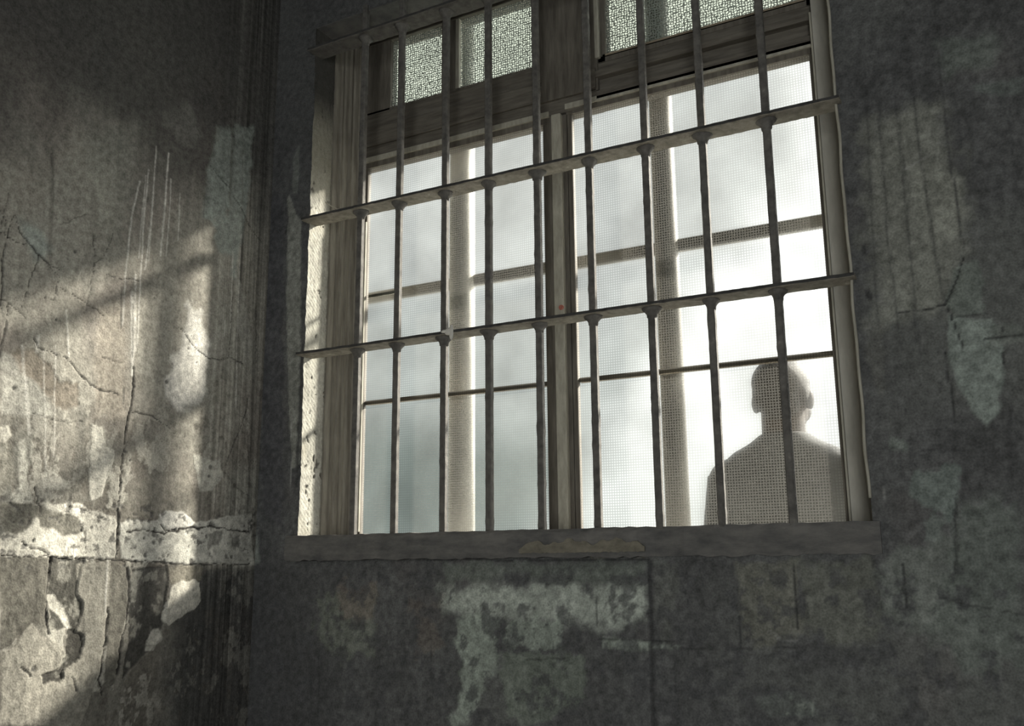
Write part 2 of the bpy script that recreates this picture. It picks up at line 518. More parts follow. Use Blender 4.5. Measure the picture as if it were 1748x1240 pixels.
# polygon, colour, ragged amplitude, edge softness, relief (m), strength
left_patches = [
    (L((150, 230), (230, 215), (225, 330), (205, 440), (150, 500), (60, 440), (40, 380), (90, 300)), (0.30, 0.30, 0.26), .02, .05, 0, .5),
    (L((30, 372), (70, 395), (88, 425), (60, 445), (36, 400)), TEAL, .006, .02, 0, .7),
    (L((370, 215), (398, 222), (395, 300), (386, 373), (362, 374), (348, 373), (354, 290)), TEAL, .012, .016, .0003, .7),
    (L((402, 215), (432, 218), (428, 300), (422, 350), (411, 400), (402, 480), (394, 470), (398, 440), (375, 430), (362, 380), (388, 372), (396, 310)), TEAL, .012, .016, .0003, .65),
    (L((400, 455), (420, 510), (432, 590), (420, 620), (406, 560)), (0.38, 0.37, 0.33), .004, .006, .0005, .6),
    (L((275, 190), (325, 175), (345, 235), (320, 250), (280, 215)), (0.33, 0.32, 0.29), .02, .03, 0, .3),
    (zL(0, 340, A3, (1080, 600), (1150, 640), (1190, 800), (1180, 1000), (1170, 1130), (1080, 1200), (960, 1190), (950, 1100), (980, 950), (1040, 830), (1060, 700)), WHITE, .02, .02, .0006, .85),
    (zL(0, 340, A3, (560, 620), (700, 580), (720, 740), (710, 1240), (560, 1240), (550, 900)), (0.40, 0.36, 0.30), .01, .03, 0, .8),
    (zL(0, 340, A3, (60, 870), (160, 860), (300, 950), (330, 1060), (440, 1060), (440, 1170), (330, 1190), (260, 1120), (190, 1040), (110, 980)), (0.17, 0.145, 0.115), .012, .008, -.0012, .75),
    (zL(0, 340, A3, (0, 870), (70, 900), (120, 1000), (210, 1050), (280, 1160), (300, 1240), (0, 1240)), (0.40, 0.39, 0.345), .008, .01, .0006, .7),
    (zL(0, 680, B2, (0, 115), (30, 105), (45, 140), (20, 170), (0, 165)), PALE, .006, .004, .001, .8),
    (zL(0, 680, B2, (60, 170), (90, 160), (110, 340), (130, 400), (60, 400), (30, 380), (70, 330)), (0.42, 0.41, 0.36), .008, .006, .0008, .75),
    (zL(0, 680, B2, (150, 300), (200, 280), (260, 320), (240, 340), (160, 335)), PALE, .008, .006, .001, .7),
    (zL(0, 680, B2, (0, 165), (50, 160), (60, 260), (50, 330), (0, 370)), (0.2, 0.19, 0.16), .02, .012, -.0005, .7),
    (zL(0, 680, B2, (340, 95), (385, 115), (400, 180), (430, 200), (422, 250), (385, 370), (340, 395), (330, 300), (338, 200), (342, 150)), PALE, .006, .003, .0015, .95),
    (zL(0, 680, B2, (730, 210), (770, 230), (830, 235), (842, 290), (800, 345), (755, 352), (745, 290)), (0.42, 0.41, 0.36), .008, .004, .001, .8),
    (zL(0, 680, B2, (500, 300), (600, 290), (720, 270), (740, 420), (620, 440), (590, 450), (480, 455), (470, 380)), (0.24, 0.225, 0.19), .012, .02, 0, .6),
    # pale plaster band
    (zL(0, 680, B2, (0, 400), (60, 385), (150, 405), (260, 395), (340, 420), (440, 440), (450, 612), (200, 603), (0, 592)), PALE, .01, .004, .0012, .9),
    (zL(0, 680, B2, (455, 470), (600, 455), (620, 430), (690, 425), (740, 475), (820, 455), (950, 440), (960, 628), (640, 625), (452, 612)), (0.47, 0.46, 0.41), .008, .004, .0012, .9),
    (zL(0, 680, B2, (0, 400), (130, 400), (200, 430), (300, 450), (310, 500), (220, 520), (140, 460), (60, 520), (0, 520)), (0.09, 0.085, 0.07), .01, .008, -.001, .85),
    (zL(0, 680, B2, (600, 440), (640, 425), (690, 430), (735, 470), (720, 490), (640, 495), (612, 480)), WHITE, .004, .003, .001, .8),
    (zL(0, 680, B2, (780, 510), (840, 510), (830, 560), (790, 560)), DARK, .014, .006, -.002, .6),
    (zL(0, 680, B2, (870, 515), (910, 515), (905, 560), (880, 560)), DARK, .012, .006, -.002, .6),
    # below the band
    (zL(0, 680, B2, (0, 600), (187, 605), (176, 790), (186, 880), (140, 850), (112, 900), (70, 890), (40, 930), (0, 950)), GREYP, .003, .003, .0004, .95),
    (zL(0, 680, B2, (192, 605), (318, 608), (300, 680), (290, 740), (318, 770), (300, 850), (285, 882), (240, 870), (188, 880), (180, 770)), (0.065, 0.062, 0.053), .006, .003, -.003, .95),
    (zL(0, 680, B2, (180, 745), (205, 740), (235, 780), (255, 820), (275, 870), (255, 875), (225, 820), (185, 790)), PALE, .004, .003, -.001, .85),
    (zL(0, 680, B2, (290, 625), (415, 618), (412, 790), (398, 920), (362, 1060), (330, 1180), (300, 1240), (0, 1240), (0, 960), (60, 945), (85, 890), (120, 855), (150, 900), (185, 905), (250, 960), (225, 1010), (320, 910), (312, 770), (290, 745)), (0.285, 0.27, 0.23), .004, .003, .001, .9),
    (zL(0, 680, B2, (418, 618), (482, 640), (478, 800), (455, 900), (430, 1080), (390, 1110), (405, 900)), GREYP, .003, .003, .0006, .9),
    (zL(0, 680, B2, (250, 875), (300, 880), (320, 915), (300, 985), (250, 1030), (225, 1075), (170, 1075), (160, 1050), (225, 1020), (245, 970), (255, 920)), (0.055, 0.052, 0.045), .008, .003, -.004, .95),
    (zL(0, 680, B2, (500, 648), (632, 630), (640, 700), (620, 830), (600, 900), (560, 960), (500, 1020), (465, 1060), (487, 900), (492, 760)), (0.062, 0.06, 0.054), .006, .003, -.003, .95),
    (zL(0, 680, B2, (500, 660), (545, 650), (530, 720), (510, 790), (497, 760)), (0.32, 0.31, 0.27), .012, .004, -.001, .8),
    (zL(0, 680, B2, (560, 890), (600, 870), (610, 910), (580, 960), (558, 950)), PALE, .008, .004, .001, .85),
    (zL(0, 680, B2, (640, 630), (765, 635), (760, 690), (640, 705)), (0.20, 0.185, 0.15), .004, .004, 0, .85),
    (zL(0, 680, B2, (642, 715), (690, 690), (752, 698), (762, 770), (700, 820), (640, 862), (618, 832), (630, 770)), PALE, .008, .003, .0015, .95),
]
left_spots = [zL(0, 680, B2, q)[0] + (r,) for q, r in (
    ((795, 262), .006), ((790, 295), .005), ((470, 285), .003), ((475, 205), .004), ((490, 235), .004), ((125, 540), .004),
    ((128, 1022), .005), ((345, 490), .004), ((310, 500), .003), ((470, 635), .006), ((770, 545), .003), ((735, 545), .003),
    ((500, 600), .004), ((550, 595), .005), ((545, 530), .004), ((875, 600), .004))] + \
    [zL(0, 340, A3, q)[0] + (r,) for q, r in (
        ((955, 1048), .004), ((985, 945), .002), ((1075, 855), .003), ((1095, 785), .0025), ((1090, 730), .002), ((1125, 935), .002),
        ((885, 565), .003), ((760, 555), .003), ((80, 1080), .004), ((430, 300), .006), ((320, 690), .004), ((365, 385), .002))]


_left_cache = {}


def left_fields(U, V):
    key = U.shape
    if key in _left_cache: return _left_cache[key]
    rag = fbm(U, V, 38, 38, 4, 11)
    mott = fbm(U, V, 9, 7, 5, 3)
    strk = fbm(U, V, 90, 2.2, 3, 21)
    strk2 = fbm(U, V, 26, 1.2, 3, 41)
    fine = fbm(U, V, 120, 120, 3, 61)
    A = np.ones(U.shape + (3,)) * np.array(TAN)
    A = A * (1 + 0.28 * mott + 0.16 * strk + 0.12 * strk2)[..., None]
    A = blend(A, (0.25, 0.215, 0.19), sstep(.1, .6, fbm(U, V, 4, 3, 4, 5)) * .5)
    A = blend(A, (0.36, 0.365, 0.325), sstep(.15, .6, fbm(U, V, 6, 3, 4, 8)) * .35)
    up = sstep(0.62, 1.02, V - .15 * mott)                        # upper wall dimmed: shade painted into the albedo
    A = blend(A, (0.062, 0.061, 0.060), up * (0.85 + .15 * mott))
    low_shade = (1 - sstep(-.085, -.065, V)) * sstep(-.30, -.20, U + .03 * rag)
    A = blend(A, (0.075, 0.075, 0.073), low_shade * .85)  # shade near the corner below the ledge, painted into the albedo
    D = 0.0016 * mott + 0.0006 * rag
    # flaking lower part away from the window, darker overall
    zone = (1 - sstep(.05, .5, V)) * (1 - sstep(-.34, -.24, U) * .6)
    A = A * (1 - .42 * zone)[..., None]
    f2 = fbm(U, V, 13, 9, 6, 311, .62); f1 = fbm(U, V, 17, 11, 6, 301, .62)
    k2 = sstep(.04, .12, f2) * zone; k1 = sstep(.16, .20, f1) * zone
    A = blend(A, (0.135, 0.122, 0.103), k2 * .62); D -= .0009 * k2
    A = blend(A, (0.40, 0.385, 0.335), k1 * .7); D += .0010 * k1
    fl = sstep(.46, .52, fbm(U, V, 62, 48, 3, 321)) * (1 - sstep(.2, .5, V))
    A = blend(A, (0.11, 0.10, 0.085), fl * .6)
    near = sstep(-.24, -.12, U)
    A = A * (1 + near * (.55 * fbm(U, V, 210, 1.3, 2, 331) + .35 * fbm(U, V, 60, .8, 2, 341)))[..., None]
    for P, col, amp, soft, rel, k in left_patches:
        P = np.array(P); lo = P.min(0) - .06; hi = P.max(0) + .06
        bb = (U > lo[0]) & (U < hi[0]) & (V > lo[1]) & (V < hi[1])
        if not bb.any(): continue
        sd = poly_sd(U[bb], V[bb], P) + rag[bb] * amp + fine[bb] * amp * .3
        kk = 1 - sstep(-soft / 2, soft / 2, sd)
        c = np.array(col) * (1 + .18 * mott[bb] + .2 * fine[bb] + .08 * strk[bb])[:, None]
        A[bb] = A[bb] * (1 - (kk * k)[:, None]) + c * (kk * k)[:, None]
        D[bb] += rel * kk
    # mottled crumbling inside the dark strips
    low = (V < -.05)
    spot = sstep(.18, .4, fbm(U, V, 60, 45, 3, 77)) * (A.mean(-1) < .09) * low
    A = blend(A, (0.30, 0.29, 0.25), spot * .6 * (1 - sstep(-.32, -.22, U)))
    # dark pock marks scattered along the pale band
    band = sstep(-.085, -.06, V) * (1 - sstep(.05, .09, V))
    pk = sstep(.30, .42, fbm(U, V, 55, 70, 4, 91)) * band
    A = blend(A, DARK, pk * .75); D -= pk * .0015
    for P, w, k in left_drips:
        d = line_dist(U + .0015 * rag, V, P)
        kk = (1 - sstep(w * .5, w * 1.5, d)) * k * (0.7 + .5 * np.clip(fine + .3, 0, 1))
        A = blend(A, WHITE, np.clip(kk, 0, 1)); D += .0008 * kk
    for P, w, k in left_dark_runs:
        d = line_dist(U + .002 * rag, V, P)
        A = blend(A, (0.13, 0.125, 0.11), (1 - sstep(w * .3, w * 1.3, d)) * k)
    jag1, jag2, wid = fbm(U, V, 110, 110, 2, 351), fbm(U, V, 110, 110, 2, 361), fbm(U, V, 30, 30, 3, 371)
    for P, w, k in left_cracks:
        d = line_dist(U + .004 * rag + .0022 * jag1, V + .004 * fbm(U, V, 45, 45, 2, 15) + .0022 * jag2, P)
        ww = w * np.clip(.85 + .9 * wid, .3, 1.4)
        kk = (1 - sstep(.5, 1.3, d / ww)) * k
        A = blend(A, (0.045, 0.042, 0.038), kk); D -= .003 * kk
    for y, z, r in left_spots:
        d = np.hypot(U - y, V - z) + rag * r * .8
        kk = 1 - sstep(r * .6, r * 1.1, d)
        A = blend(A, DARK, kk * .85); D -= .002 * kk
    A = np.clip(A * (1 + .10 * fine)[..., None], .02, .8)
    _left_cache[key] = (A, D)
    return A, D


ys = axis(-4.3, -0.86, 0.0, 0.0, 0.0025)
zs = axis(-1.25, -0.47, 1.10, 1.9, 0.0025)
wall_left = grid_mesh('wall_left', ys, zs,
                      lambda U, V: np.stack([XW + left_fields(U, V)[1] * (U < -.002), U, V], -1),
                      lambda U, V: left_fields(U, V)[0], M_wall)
tag(wall_left, 'sunlit left wall of cracked, peeling plaster', 'wall', kind='structure')
bm = bmesh.new(); box(bm, -0.6, XW - .012, -4.3, 0.26, -1.25, 1.9)
obj('masonry', bm, M_wallbody, wall_left)

# ---- front wall : u = x, v = z
def F(*pts):
    return [on_front(*p) for p in pts]


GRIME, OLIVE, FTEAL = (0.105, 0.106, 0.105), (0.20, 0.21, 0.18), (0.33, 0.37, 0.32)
front_patches = [
    (F((745, 1010), (860, 1000), (1000, 1000), (1100, 1000), (1100, 1060), (1020, 1070), (960, 1060), (870, 1060), (800, 1055), (760, 1050)), (0.45, 0.485, 0.43), .022, .03, .0006, .85),
    (F((775, 1050), (860, 1060), (850, 1090), (840, 1150), (800, 1240), (770, 1240), (790, 1150), (780, 1100)), FTEAL, .02, .012, .0005, .8),
    (F((860, 1060), (950, 1062), (945, 1110), (880, 1115), (855, 1100)), FTEAL, .028, .01, .0005, .75),
    (F((860, 1110), (990, 1120), (1000, 1190), (940, 1240), (860, 1230)), (0.19, 0.215, 0.18), .03, .012, 0, .7),
    (F((540, 1020), (640, 1010), (640, 1110), (590, 1130), (540, 1100)), (0.19, 0.205, 0.17), .03, .02, 0, .65),
    (F((580, 1000), (640, 1000), (640, 1060), (590, 1055)), (0.20, 0.165, 0.14), .03, .015, 0, .55),
    (F((700, 1030), (750, 1020), (750, 1100), (710, 1130)), (0.18, 0.155, 0.135), .03, .015, 0, .5),
    (F((920, 920), (1105, 920), (1105, 950), (920, 950)), (0.20, 0.185, 0.15), .008, .006, .001, .8),
    (F((760, 962), (1105, 962), (1105, 990), (1000, 995), (900, 985), (760, 990)), (0.18, 0.20, 0.175), .015, .02, 0, .7),
    (F((1115, 960), (1160, 960), (1150, 1100), (1115, 1110)), (0.155, 0.16, 0.145), .02, .02, 0, .6),
    (F((1255, 960), (1360, 960), (1370, 1080), (1300, 1110), (1270, 1090)), (0.185, 0.185, 0.155), .012, .01, .0006, .75),
    (F((1360, 965), (1490, 955), (1510, 1080), (1450, 1100), (1380, 1085)), (0.17, 0.175, 0.15), .014, .012, .0004, .75),
    (F((1500, 960), (1560, 930), (1640, 900), (1640, 1050), (1560, 1080), (1510, 1070)), (0.185, 0.20, 0.18), .02, .02, 0, .75),
    (F((1640, 860), (1748, 850), (1748, 1130), (1650, 1150), (1600, 1080)), (0.165, 0.185, 0.165), .03, .03, 0, .7),
    (F((1030, 1090), (1100, 1095), (1160, 1105), (1100, 1112), (1030, 1108)), FTEAL, .008, .006, 0, .7),
    (F((1290, 1195), (1380, 1185), (1400, 1220), (1320, 1225)), FTEAL, .02, .012, 0, .6),
    # right of the window
    (F((1480, 200), (1600, 180), (1640, 300), (1650, 440), (1600, 540), (1500, 560), (1480, 400)), (0.26, 0.265, 0.23), .03, .05, 0, .8),
    (F((1560, 285), (1620, 280), (1640, 400), (1600, 420), (1570, 360)), (0.29, 0.295, 0.255), .014, .02, 0, .6),
    (F((1630, 455), (1670, 440), (1685, 540), (1640, 540), (1615, 520)), (0.20, 0.225, 0.20), .008, .006, .0006, .75),
    (F((1622, 540), (1690, 545), (1712, 600), (1710, 680), (1685, 735), (1660, 700), (1635, 660), (1622, 600)), (0.27, 0.305, 0.275), .008, .006, .0008, .85),
    (F((1690, 590), (1748, 580), (1748, 560), (1700, 560)), (0.17, 0.185, 0.165), .01, .01, 0, .7),
    (F((1555, 800), (1640, 800), (1640, 830), (1620, 890), (1590, 860), (1550, 850)), (0.19, 0.22, 0.20), .016, .008, .0006, .8),
    (F((1520, 745), (1545, 750), (1545, 768), (1520, 765)), (0.2, 0.225, 0.20), .008, .006, 0, .7),
    (F((1570, 890), (1610, 880), (1605, 920), (1575, 930)), (0.19, 0.215, 0.195), .016, .008, 0, .7),
    (F((1600, 70), (1700, 60), (1690, 110), (1620, 130)), (0.16, 0.18, 0.16), .02, .03, 0, .7),
    (F((1660, 150), (1748, 130), (1748, 165), (1670, 160)), (0.165, 0.185, 0.17), .012, .012, 0, .7),
    (F((1480, 545), (1510, 560), (1505, 680), (1485, 640)), (0.16, 0.16, 0.145), .012, .012, 0, .6),
    # between corner and window
    (F((492, 330), (514, 380), (513, 640), (512, 790), (498, 800), (489, 560)), (0.27, 0.275, 0.245), .006, .004, .001, .85),
    (F((500, 270), (510, 250), (510, 330), (500, 330)), (0.19, 0.20, 0.18), .006, .006, 0, .6),
    (F((425, 925), (440, 905), (445, 960), (425, 965)), (0.27, 0.29, 0.26), .01, .008, 0, .7),
    (F((450, 330), (484, 340), (484, 900), (448, 880)), (0.085, 0.085, 0.09), .012, .012, 0, .8),  # dark strip beside the corner, its shade painted in
]
front_cracks = [
    (F((1490, 1150), (1500, 1180)), .001, .3),
    (F((1645, 440), (1632, 480), (1614, 520), (1575, 530), (1535, 534)), .0016, .9),
    (F((1614, 520), (1630, 560), (1645, 600)), .0016, .9), (F((1614, 600), (1622, 660), (1632, 720)), .0018, .8),
    (F((1622, 545), (1660, 537), (1690, 535)), .0012, .6), (F((1680, 580), (1715, 575), (1748, 572)), .0014, .8),
    (F((1708, 560), (1715, 620)), .0014, .8), (F((1560, 500), (1540, 500)), .001, .4),
    (F((1355, 965), (1358, 1030), (1362, 1075)), .0018, .8), (F((1540, 965), (1545, 1010), (1548, 1040)), .0024, .8),
    (F((1260, 1000), (1265, 1100)), .0012, .6), (F((1490, 960), (1505, 1040)), .0012, .6),
    (F((1630, 850), (1632, 980)), .0030, .6), (F((1600, 1020), (1660, 1035), (1748, 1050)), .0018, .6),
    (F((1020, 1092), (1080, 1096), (1150, 1094)), .0018, .7), (F((1160, 1108), (1270, 1108), (1380, 1105)), .0014, .6),
    (F((545, 955), (700, 956), (1105, 956)), .002, .8), (F((1018, 1010), (1020, 1090)), .001, .6),
    (F((900, 1125), (960, 1126), (975, 1135)), .002, .6), (F((1480, 765), (1600, 768), (1748, 770)), .002, .4),
]
front_dark_runs = [
    (F((1110, 960), (1112, 1100), (1116, 1240)), .006, .9), (F((1500, 170), (1515, 400), (1535, 560)), .003, .45),
    (F((1525, 120), (1545, 330), (1570, 620)), .003, .5), (F((1555, 130), (1575, 300), (1600, 450), (1612, 520)), .003, .55),
    (F((1600, 90), (1625, 300), (1640, 400)), .003, .5), (F((1478, 160), (1490, 400), (1500, 560)), .003, .4),
    (F((1715, 120), (1730, 260)), .003, .4), (F((1625, 300), (1645, 420)), .002, .5),
    (F((560, 1040), (560, 1180)), .0015, .5), (F((580, 1020), (583, 1130)), .0015, .5), (F((545, 1060), (543, 1230)), .0018, .5),
    (F((735, 1090), (738, 1210)), .003, .4), (F((1724, 700), (1726, 830)), .003, .5),
    (F((517, 590), (514, 640), (510, 740), (506, 830)), .005, .85), (F((1480, 500), (1486, 508)), .006, .9), (F((1474, 420), (1477, 432)), .005, .9),
]
front_pale_runs = [
    (F((590, 956), (720, 956)), .0014, .8), (F((498, 700), (496, 860)), .0012, .6), (F((620, 938), (668, 938)), .0012, .5),
    (F((1545, 290), (1585, 266)), .002, .5), (F((1310, 1075), (1330, 1090), (1360, 1095)), .002, .4), (F((1510, 830), (1510, 850)), .002, .5),
]

_front_cache = {}


def front_fields(U, V):
    key = U.shape
    if key in _front_cache: return _front_cache[key]
    rag = fbm(U, V, 34, 34, 4, 111)
    mott = fbm(U, V, 10, 10, 5, 103)
    big = fbm(U, V, 3, 3, 4, 107)
    strk = fbm(U, V, 70, 2.5, 3, 121)
    fine = fbm(U, V, 90, 90, 3, 161)
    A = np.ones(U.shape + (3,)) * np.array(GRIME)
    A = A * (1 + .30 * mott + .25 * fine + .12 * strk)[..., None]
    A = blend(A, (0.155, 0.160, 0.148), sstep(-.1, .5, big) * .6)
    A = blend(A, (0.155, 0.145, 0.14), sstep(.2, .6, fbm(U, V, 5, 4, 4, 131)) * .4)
    A = blend(A, (0.085, 0.085, 0.086), sstep(.55, 1.0, V - .15 * mott) * (1 - sstep(.9, 1.4, U)) * .7)  # upper left darkened, shade painted into the albedo
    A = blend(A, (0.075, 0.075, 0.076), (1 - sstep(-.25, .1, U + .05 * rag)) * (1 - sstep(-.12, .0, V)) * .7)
    D = .0012 * mott + .0006 * rag
    for P, col, amp, soft, rel, k in front_patches:
        P = np.array(P); lo = P.min(0) - .08; hi = P.max(0) + .08
        bb = (U > lo[0]) & (U < hi[0]) & (V > lo[1]) & (V < hi[1])
        if not bb.any(): continue
        sd = poly_sd(U[bb], V[bb], P) + rag[bb] * amp + fine[bb] * amp * .35
        kk = 1 - sstep(-soft / 2, soft / 2, sd)
        c = np.array(col) * (1 + .22 * mott[bb] + .22 * fine[bb] + .08 * strk[bb])[:, None]
        A[bb] = A[bb] * (1 - (kk * k)[:, None]) + c * (kk * k)[:, None]
        D[bb] += rel * kk
    # black mould eating into the paint below the sill
    low = 1 - sstep(-.10, -.06, V)
    mould = sstep(.06, .26, fbm(U, V, 34, 30, 5, 171, .62)) * low
    A = blend(A, (0.085, 0.086, 0.088), mould * .72); D -= mould * .0005
    for P, w, k in front_pale_runs:
        d = line_dist(U, V + .002 * rag, P)
        A = blend(A, (0.36, 0.36, 0.34), (1 - sstep(w * .4, w * 1.2, d)) * k)
    for P, w, k in front_dark_runs:
        d = line_dist(U + .003 * rag, V, P)
        A = blend(A, (0.055, 0.055, 0.056), (1 - sstep(w * .3, w * 1.3, d)) * k)
    for P, w, k in front_cracks:
        d = line_dist(U + .003 * rag, V + .003 * rag, P)
        kk = (1 - sstep(w * .5, w * 1.3, d)) * k
        A = blend(A, (0.04, 0.04, 0.04), kk); D -= .003 * kk
    A = np.clip(A * (1 + .18 * fine)[..., None], .02, .6)
    _front_cache[key] = (A, D)
    return A, D


def snap(a, *vals):
    for v in vals:
        a[np.argmin(np.abs(a - v))] = v
    return a


xs = snap(axis(XW, XW, 1.62, 4.0, 0.004), XL, XR)
zf = snap(axis(-1.25, -0.47, 1.40, 1.9, 0.004), ZB, ZT)


def front_pos(U, V):
    A, D = front_fields(U, V)
    edge = np.minimum(np.abs(U - XW) * 1e3, 1)
    x = U.copy()
    # chipped arris on both sides of the opening
    nearL = np.exp(-((U - XL) / .012) ** 2) * ((V > ZB) & (V < ZT)); nearR = np.exp(-((U - XR) / .012) ** 2) * ((V > ZB) & (V < ZT))
    wob = fbm(V * 0 + 3.3, V, 1, 22, 4, 191) * .0045
    x = x + wob * nearL + wob * .7 * nearR
    return np.stack([x, -D * edge, V], -1)


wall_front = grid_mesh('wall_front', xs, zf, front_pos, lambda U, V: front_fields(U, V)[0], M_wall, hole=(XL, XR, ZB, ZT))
tag(wall_front, 'grimy dark window wall with flaking green paint', 'wall', kind='structure')
bm = bmesh.new()
Y0, Y1 = 0.012, 0.26
box(bm, -0.305, XL - .006, Y0, .15, -1.25, 1.9)
box(bm, -0.305, XL - .10, .15, Y1, -1.25, 1.9)
box(bm, XR + .006, 4.0, Y0, Y1, -1.25, 1.9)
box(bm, XL - .006, XR + .006, Y0, Y1, -1.25, ZB - .006)
box(bm, XL - .006, XR + .006, Y0, .125, ZT + .004, 1.9)
box(bm, XL - .006, XR + .006, .125, Y1, 1.52, 1.9)
obj('masonry', bm, M_wallbody, wall_front)

# ---- reveals of the opening
def reveal_pos(U, V):     # u = y, v = z ; rough plaster cheek on the left
    n = fbm(U, V, 130, 60, 4, 205) * .0012 + np.sin((V * 1.0 + U * .9) * 520) * .00035 * (V < .95)
    wob = fbm(V * 0 + 3.3, V, 1, 22, 4, 191) * .0045 * np.exp(-(U / .02) ** 2)
    pit = reveal_pits(U, V)
    return np.stack([XL + n + wob - pit * .003, U, V], -1)


def reveal_pits(U, V):
    dens = np.exp(-((V - .15) / .07) ** 2) * .34 + .02 + .05 * np.exp(-((V - .55) / .1) ** 2)
    f = fbm(U, V, 75, 60, 3, 211)
    p = sstep(.62 - dens, .74 - dens, f)
    for y, z, r in ((.05, .255, .004), (.035, .03, .0035), (.07, .03, .0025), (.02, .24, .003), (.03, .39, .003)):
        p = np.maximum(p, 1 - sstep(r * .6, r * 1.1, np.hypot(U - y, (V - z) * .8)))
    return p


def reveal_col(U, V):
    A = np.ones(U.shape + (3,)) * np.array((0.37, 0.36, 0.315))
    A = A * (1 + .2 * fbm(U, V, 30, 12, 4, 221) + .22 * fbm(U, V, 200, 120, 2, 222))[..., None]
    A = blend(A, (0.30, 0.28, 0.22), sstep(.0, .5, fbm(U, V, 14, 9, 4, 223)) * .45)
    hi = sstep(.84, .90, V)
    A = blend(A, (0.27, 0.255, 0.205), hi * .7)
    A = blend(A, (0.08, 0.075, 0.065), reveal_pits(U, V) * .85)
    A = blend(A, (0.05, 0.048, 0.045), sstep(1.04, 1.17, V) * .92)  # cheek darkens towards the top: shade painted into its colour
    return np.clip(A, .03, .8)


ry = np.arange(0, .0861, .002); rz_ = np.arange(ZB, ZT + .001, .0025)
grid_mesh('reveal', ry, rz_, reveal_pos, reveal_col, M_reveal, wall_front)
bm = bmesh.new()
box(bm, XR - .0005, XR + .006, .001, Y1, ZB, ZT)
obj('reveal', bm, M_sill, wall_front)
bm = bmesh.new(); box(bm, XL, XR, .001, .125, ZT - .002, ZT + .004)
obj('reveal', bm, M_sill, wall_front)

# ---- sill
bm = bmesh.new()
random.seed(3)
n = 90
prof = [(-.028, -.057), (-.031, -.045), (-.031, -.006), (-.027, .0), (.20, .002), (.20, -.057)]
rings = []
for i in range(n + 1):
    x = XL - .012 + (XR + .012 - XL + .012) * i / n
    fade = 1.0 if x < .70 else max(0.0, 1 - (x - .70) / .03) * .75 + .25
    ring = []
    for k, (y, z) in enumerate(prof):
        j = random.uniform(-.0012, .0012)
        yy = y * fade + j if y < 0 else y
        zz = z + (random.uniform(-.0025, .0025) if k == 0 else random.uniform(-.001, .001))
        ring.append(bm.verts.new((x, yy, zz)))
    rings.append(ring)
for a, b in zip(rings, rings[1:]):
    for k in range(6):
        bm.faces.new((a[k], a[(k + 1) % 6], b[(k + 1) % 6], b[k]))
bm.faces.new(rings[0]); bm.faces.new(rings[-1])
sill = obj('trim_1', bm, M_sill)
bm = bmesh.new()
rnd = random.Random(12)
top, bot = [], []
for i in range(60):
    x = .452 + .272 * i / 59
    k = min(1, i / 6, (59 - i) / 3 + .3)
    top.append((x, -.040 + (.014 + rnd.uniform(-.0012, .0012) + .004 * math.sin(i * .31) + .003 * math.sin(i * .83)) * k)); bot.append((x, -.0475 + rnd.uniform(-.001, .001)))
fr = [[bm.verts.new((x, y, z)) for x, z in (top + bot[::-1])] for y in (-.0335, -.0300)]
nn = len(fr[0])
for i in range(59):
    for r in fr:
        bm.faces.new((r[i], r[i + 1], r[nn - 2 - i], r[nn - 1 - i]))
for i in range(nn):
    bm.faces.new((fr[0][i], fr[0][(i + 1) % nn], fr[1][(i + 1) % nn], fr[1][i]))
obj('paint_flake', bm, rough_mat('ochre_paint_remnant', (0.13, 0.12, 0.095), (0.23, 0.21, 0.165), 40, 0.9, 0.4, (1, 1, 1.5)), sill)
tag(sill, 'grimy concrete sill under the barred window', 'window sill', kind='structure')

# ---- rest of the room
def room_box(name, args, mat, label, cat):
    b = bmesh.new(); box(b, *args)
    o = obj(name, b, mat); tag(o, label, cat, kind='structure'); return o


room_box('floor', (-0.6, 4.2, -4.5, 0.26, -1.35, -1.25), M_floor, 'bare concrete floor of the dark room', 'floor')
room_box('ceiling', (-0.6, 4.2, -4.5, 0.26, 1.9, 2.0), M_dark_paint, 'sooty ceiling of the dark room', 'ceiling')
room_box('wall_right', (4.0, 4.2, -4.5, 0.26, -1.25, 1.9), M_dark_paint, 'dark right wall of the room', 'wall')
b = bmesh.new()
box(b, -0.3, 1.75, -4.5, -4.3, -1.25, 1.9); box(b, 2.85, 4.0, -4.5, -4.3, -1.25, 1.9); box(b, 1.75, 2.85, -4.5, -4.3, 0.85, 1.9)
tag(obj('wall_back', b, M_dark_paint), 'dark back wall with the doorway', 'wall', kind='structure')
room_box('ground', (-30, 30, 0.26, 60, -1.45, -1.25), M_ground, 'dusty sunlit ground outside the window', 'ground')

room_box('sun_blocker', (-3.0, 4.5, 0.26, 1.36, 1.75, 1.83), M_sun_blocker, 'added unseen concrete canopy cutting the high sun off the window', 'canopy')  # added out of view to stop sun on the upper walls

# ------------------------------------------------------------------ window joinery
YF = 0.14
window = empty('window_1', (0, 0, 0))
tag(window, 'old timber window with grid glass behind the iron bars', 'window', kind='structure')


def part(name, boxes, mat, parent, bevel=.0015):
    b = bmesh.new()
    for a in boxes: box(b, *a, bevel=bevel)
    return obj(name, b, mat, parent)


def prism(b, prof, z0, z1):
    lo = [b.verts.new((x, y, z0)) for x, y in prof]; hi = [b.verts.new((x, y, z1)) for x, y in prof]
    n = len(prof)
    for i in range(n):
        b.faces.new((lo[i], lo[(i + 1) % n], hi[(i + 1) % n], hi[i]))
    b.faces.new(lo); b.faces.new(hi)


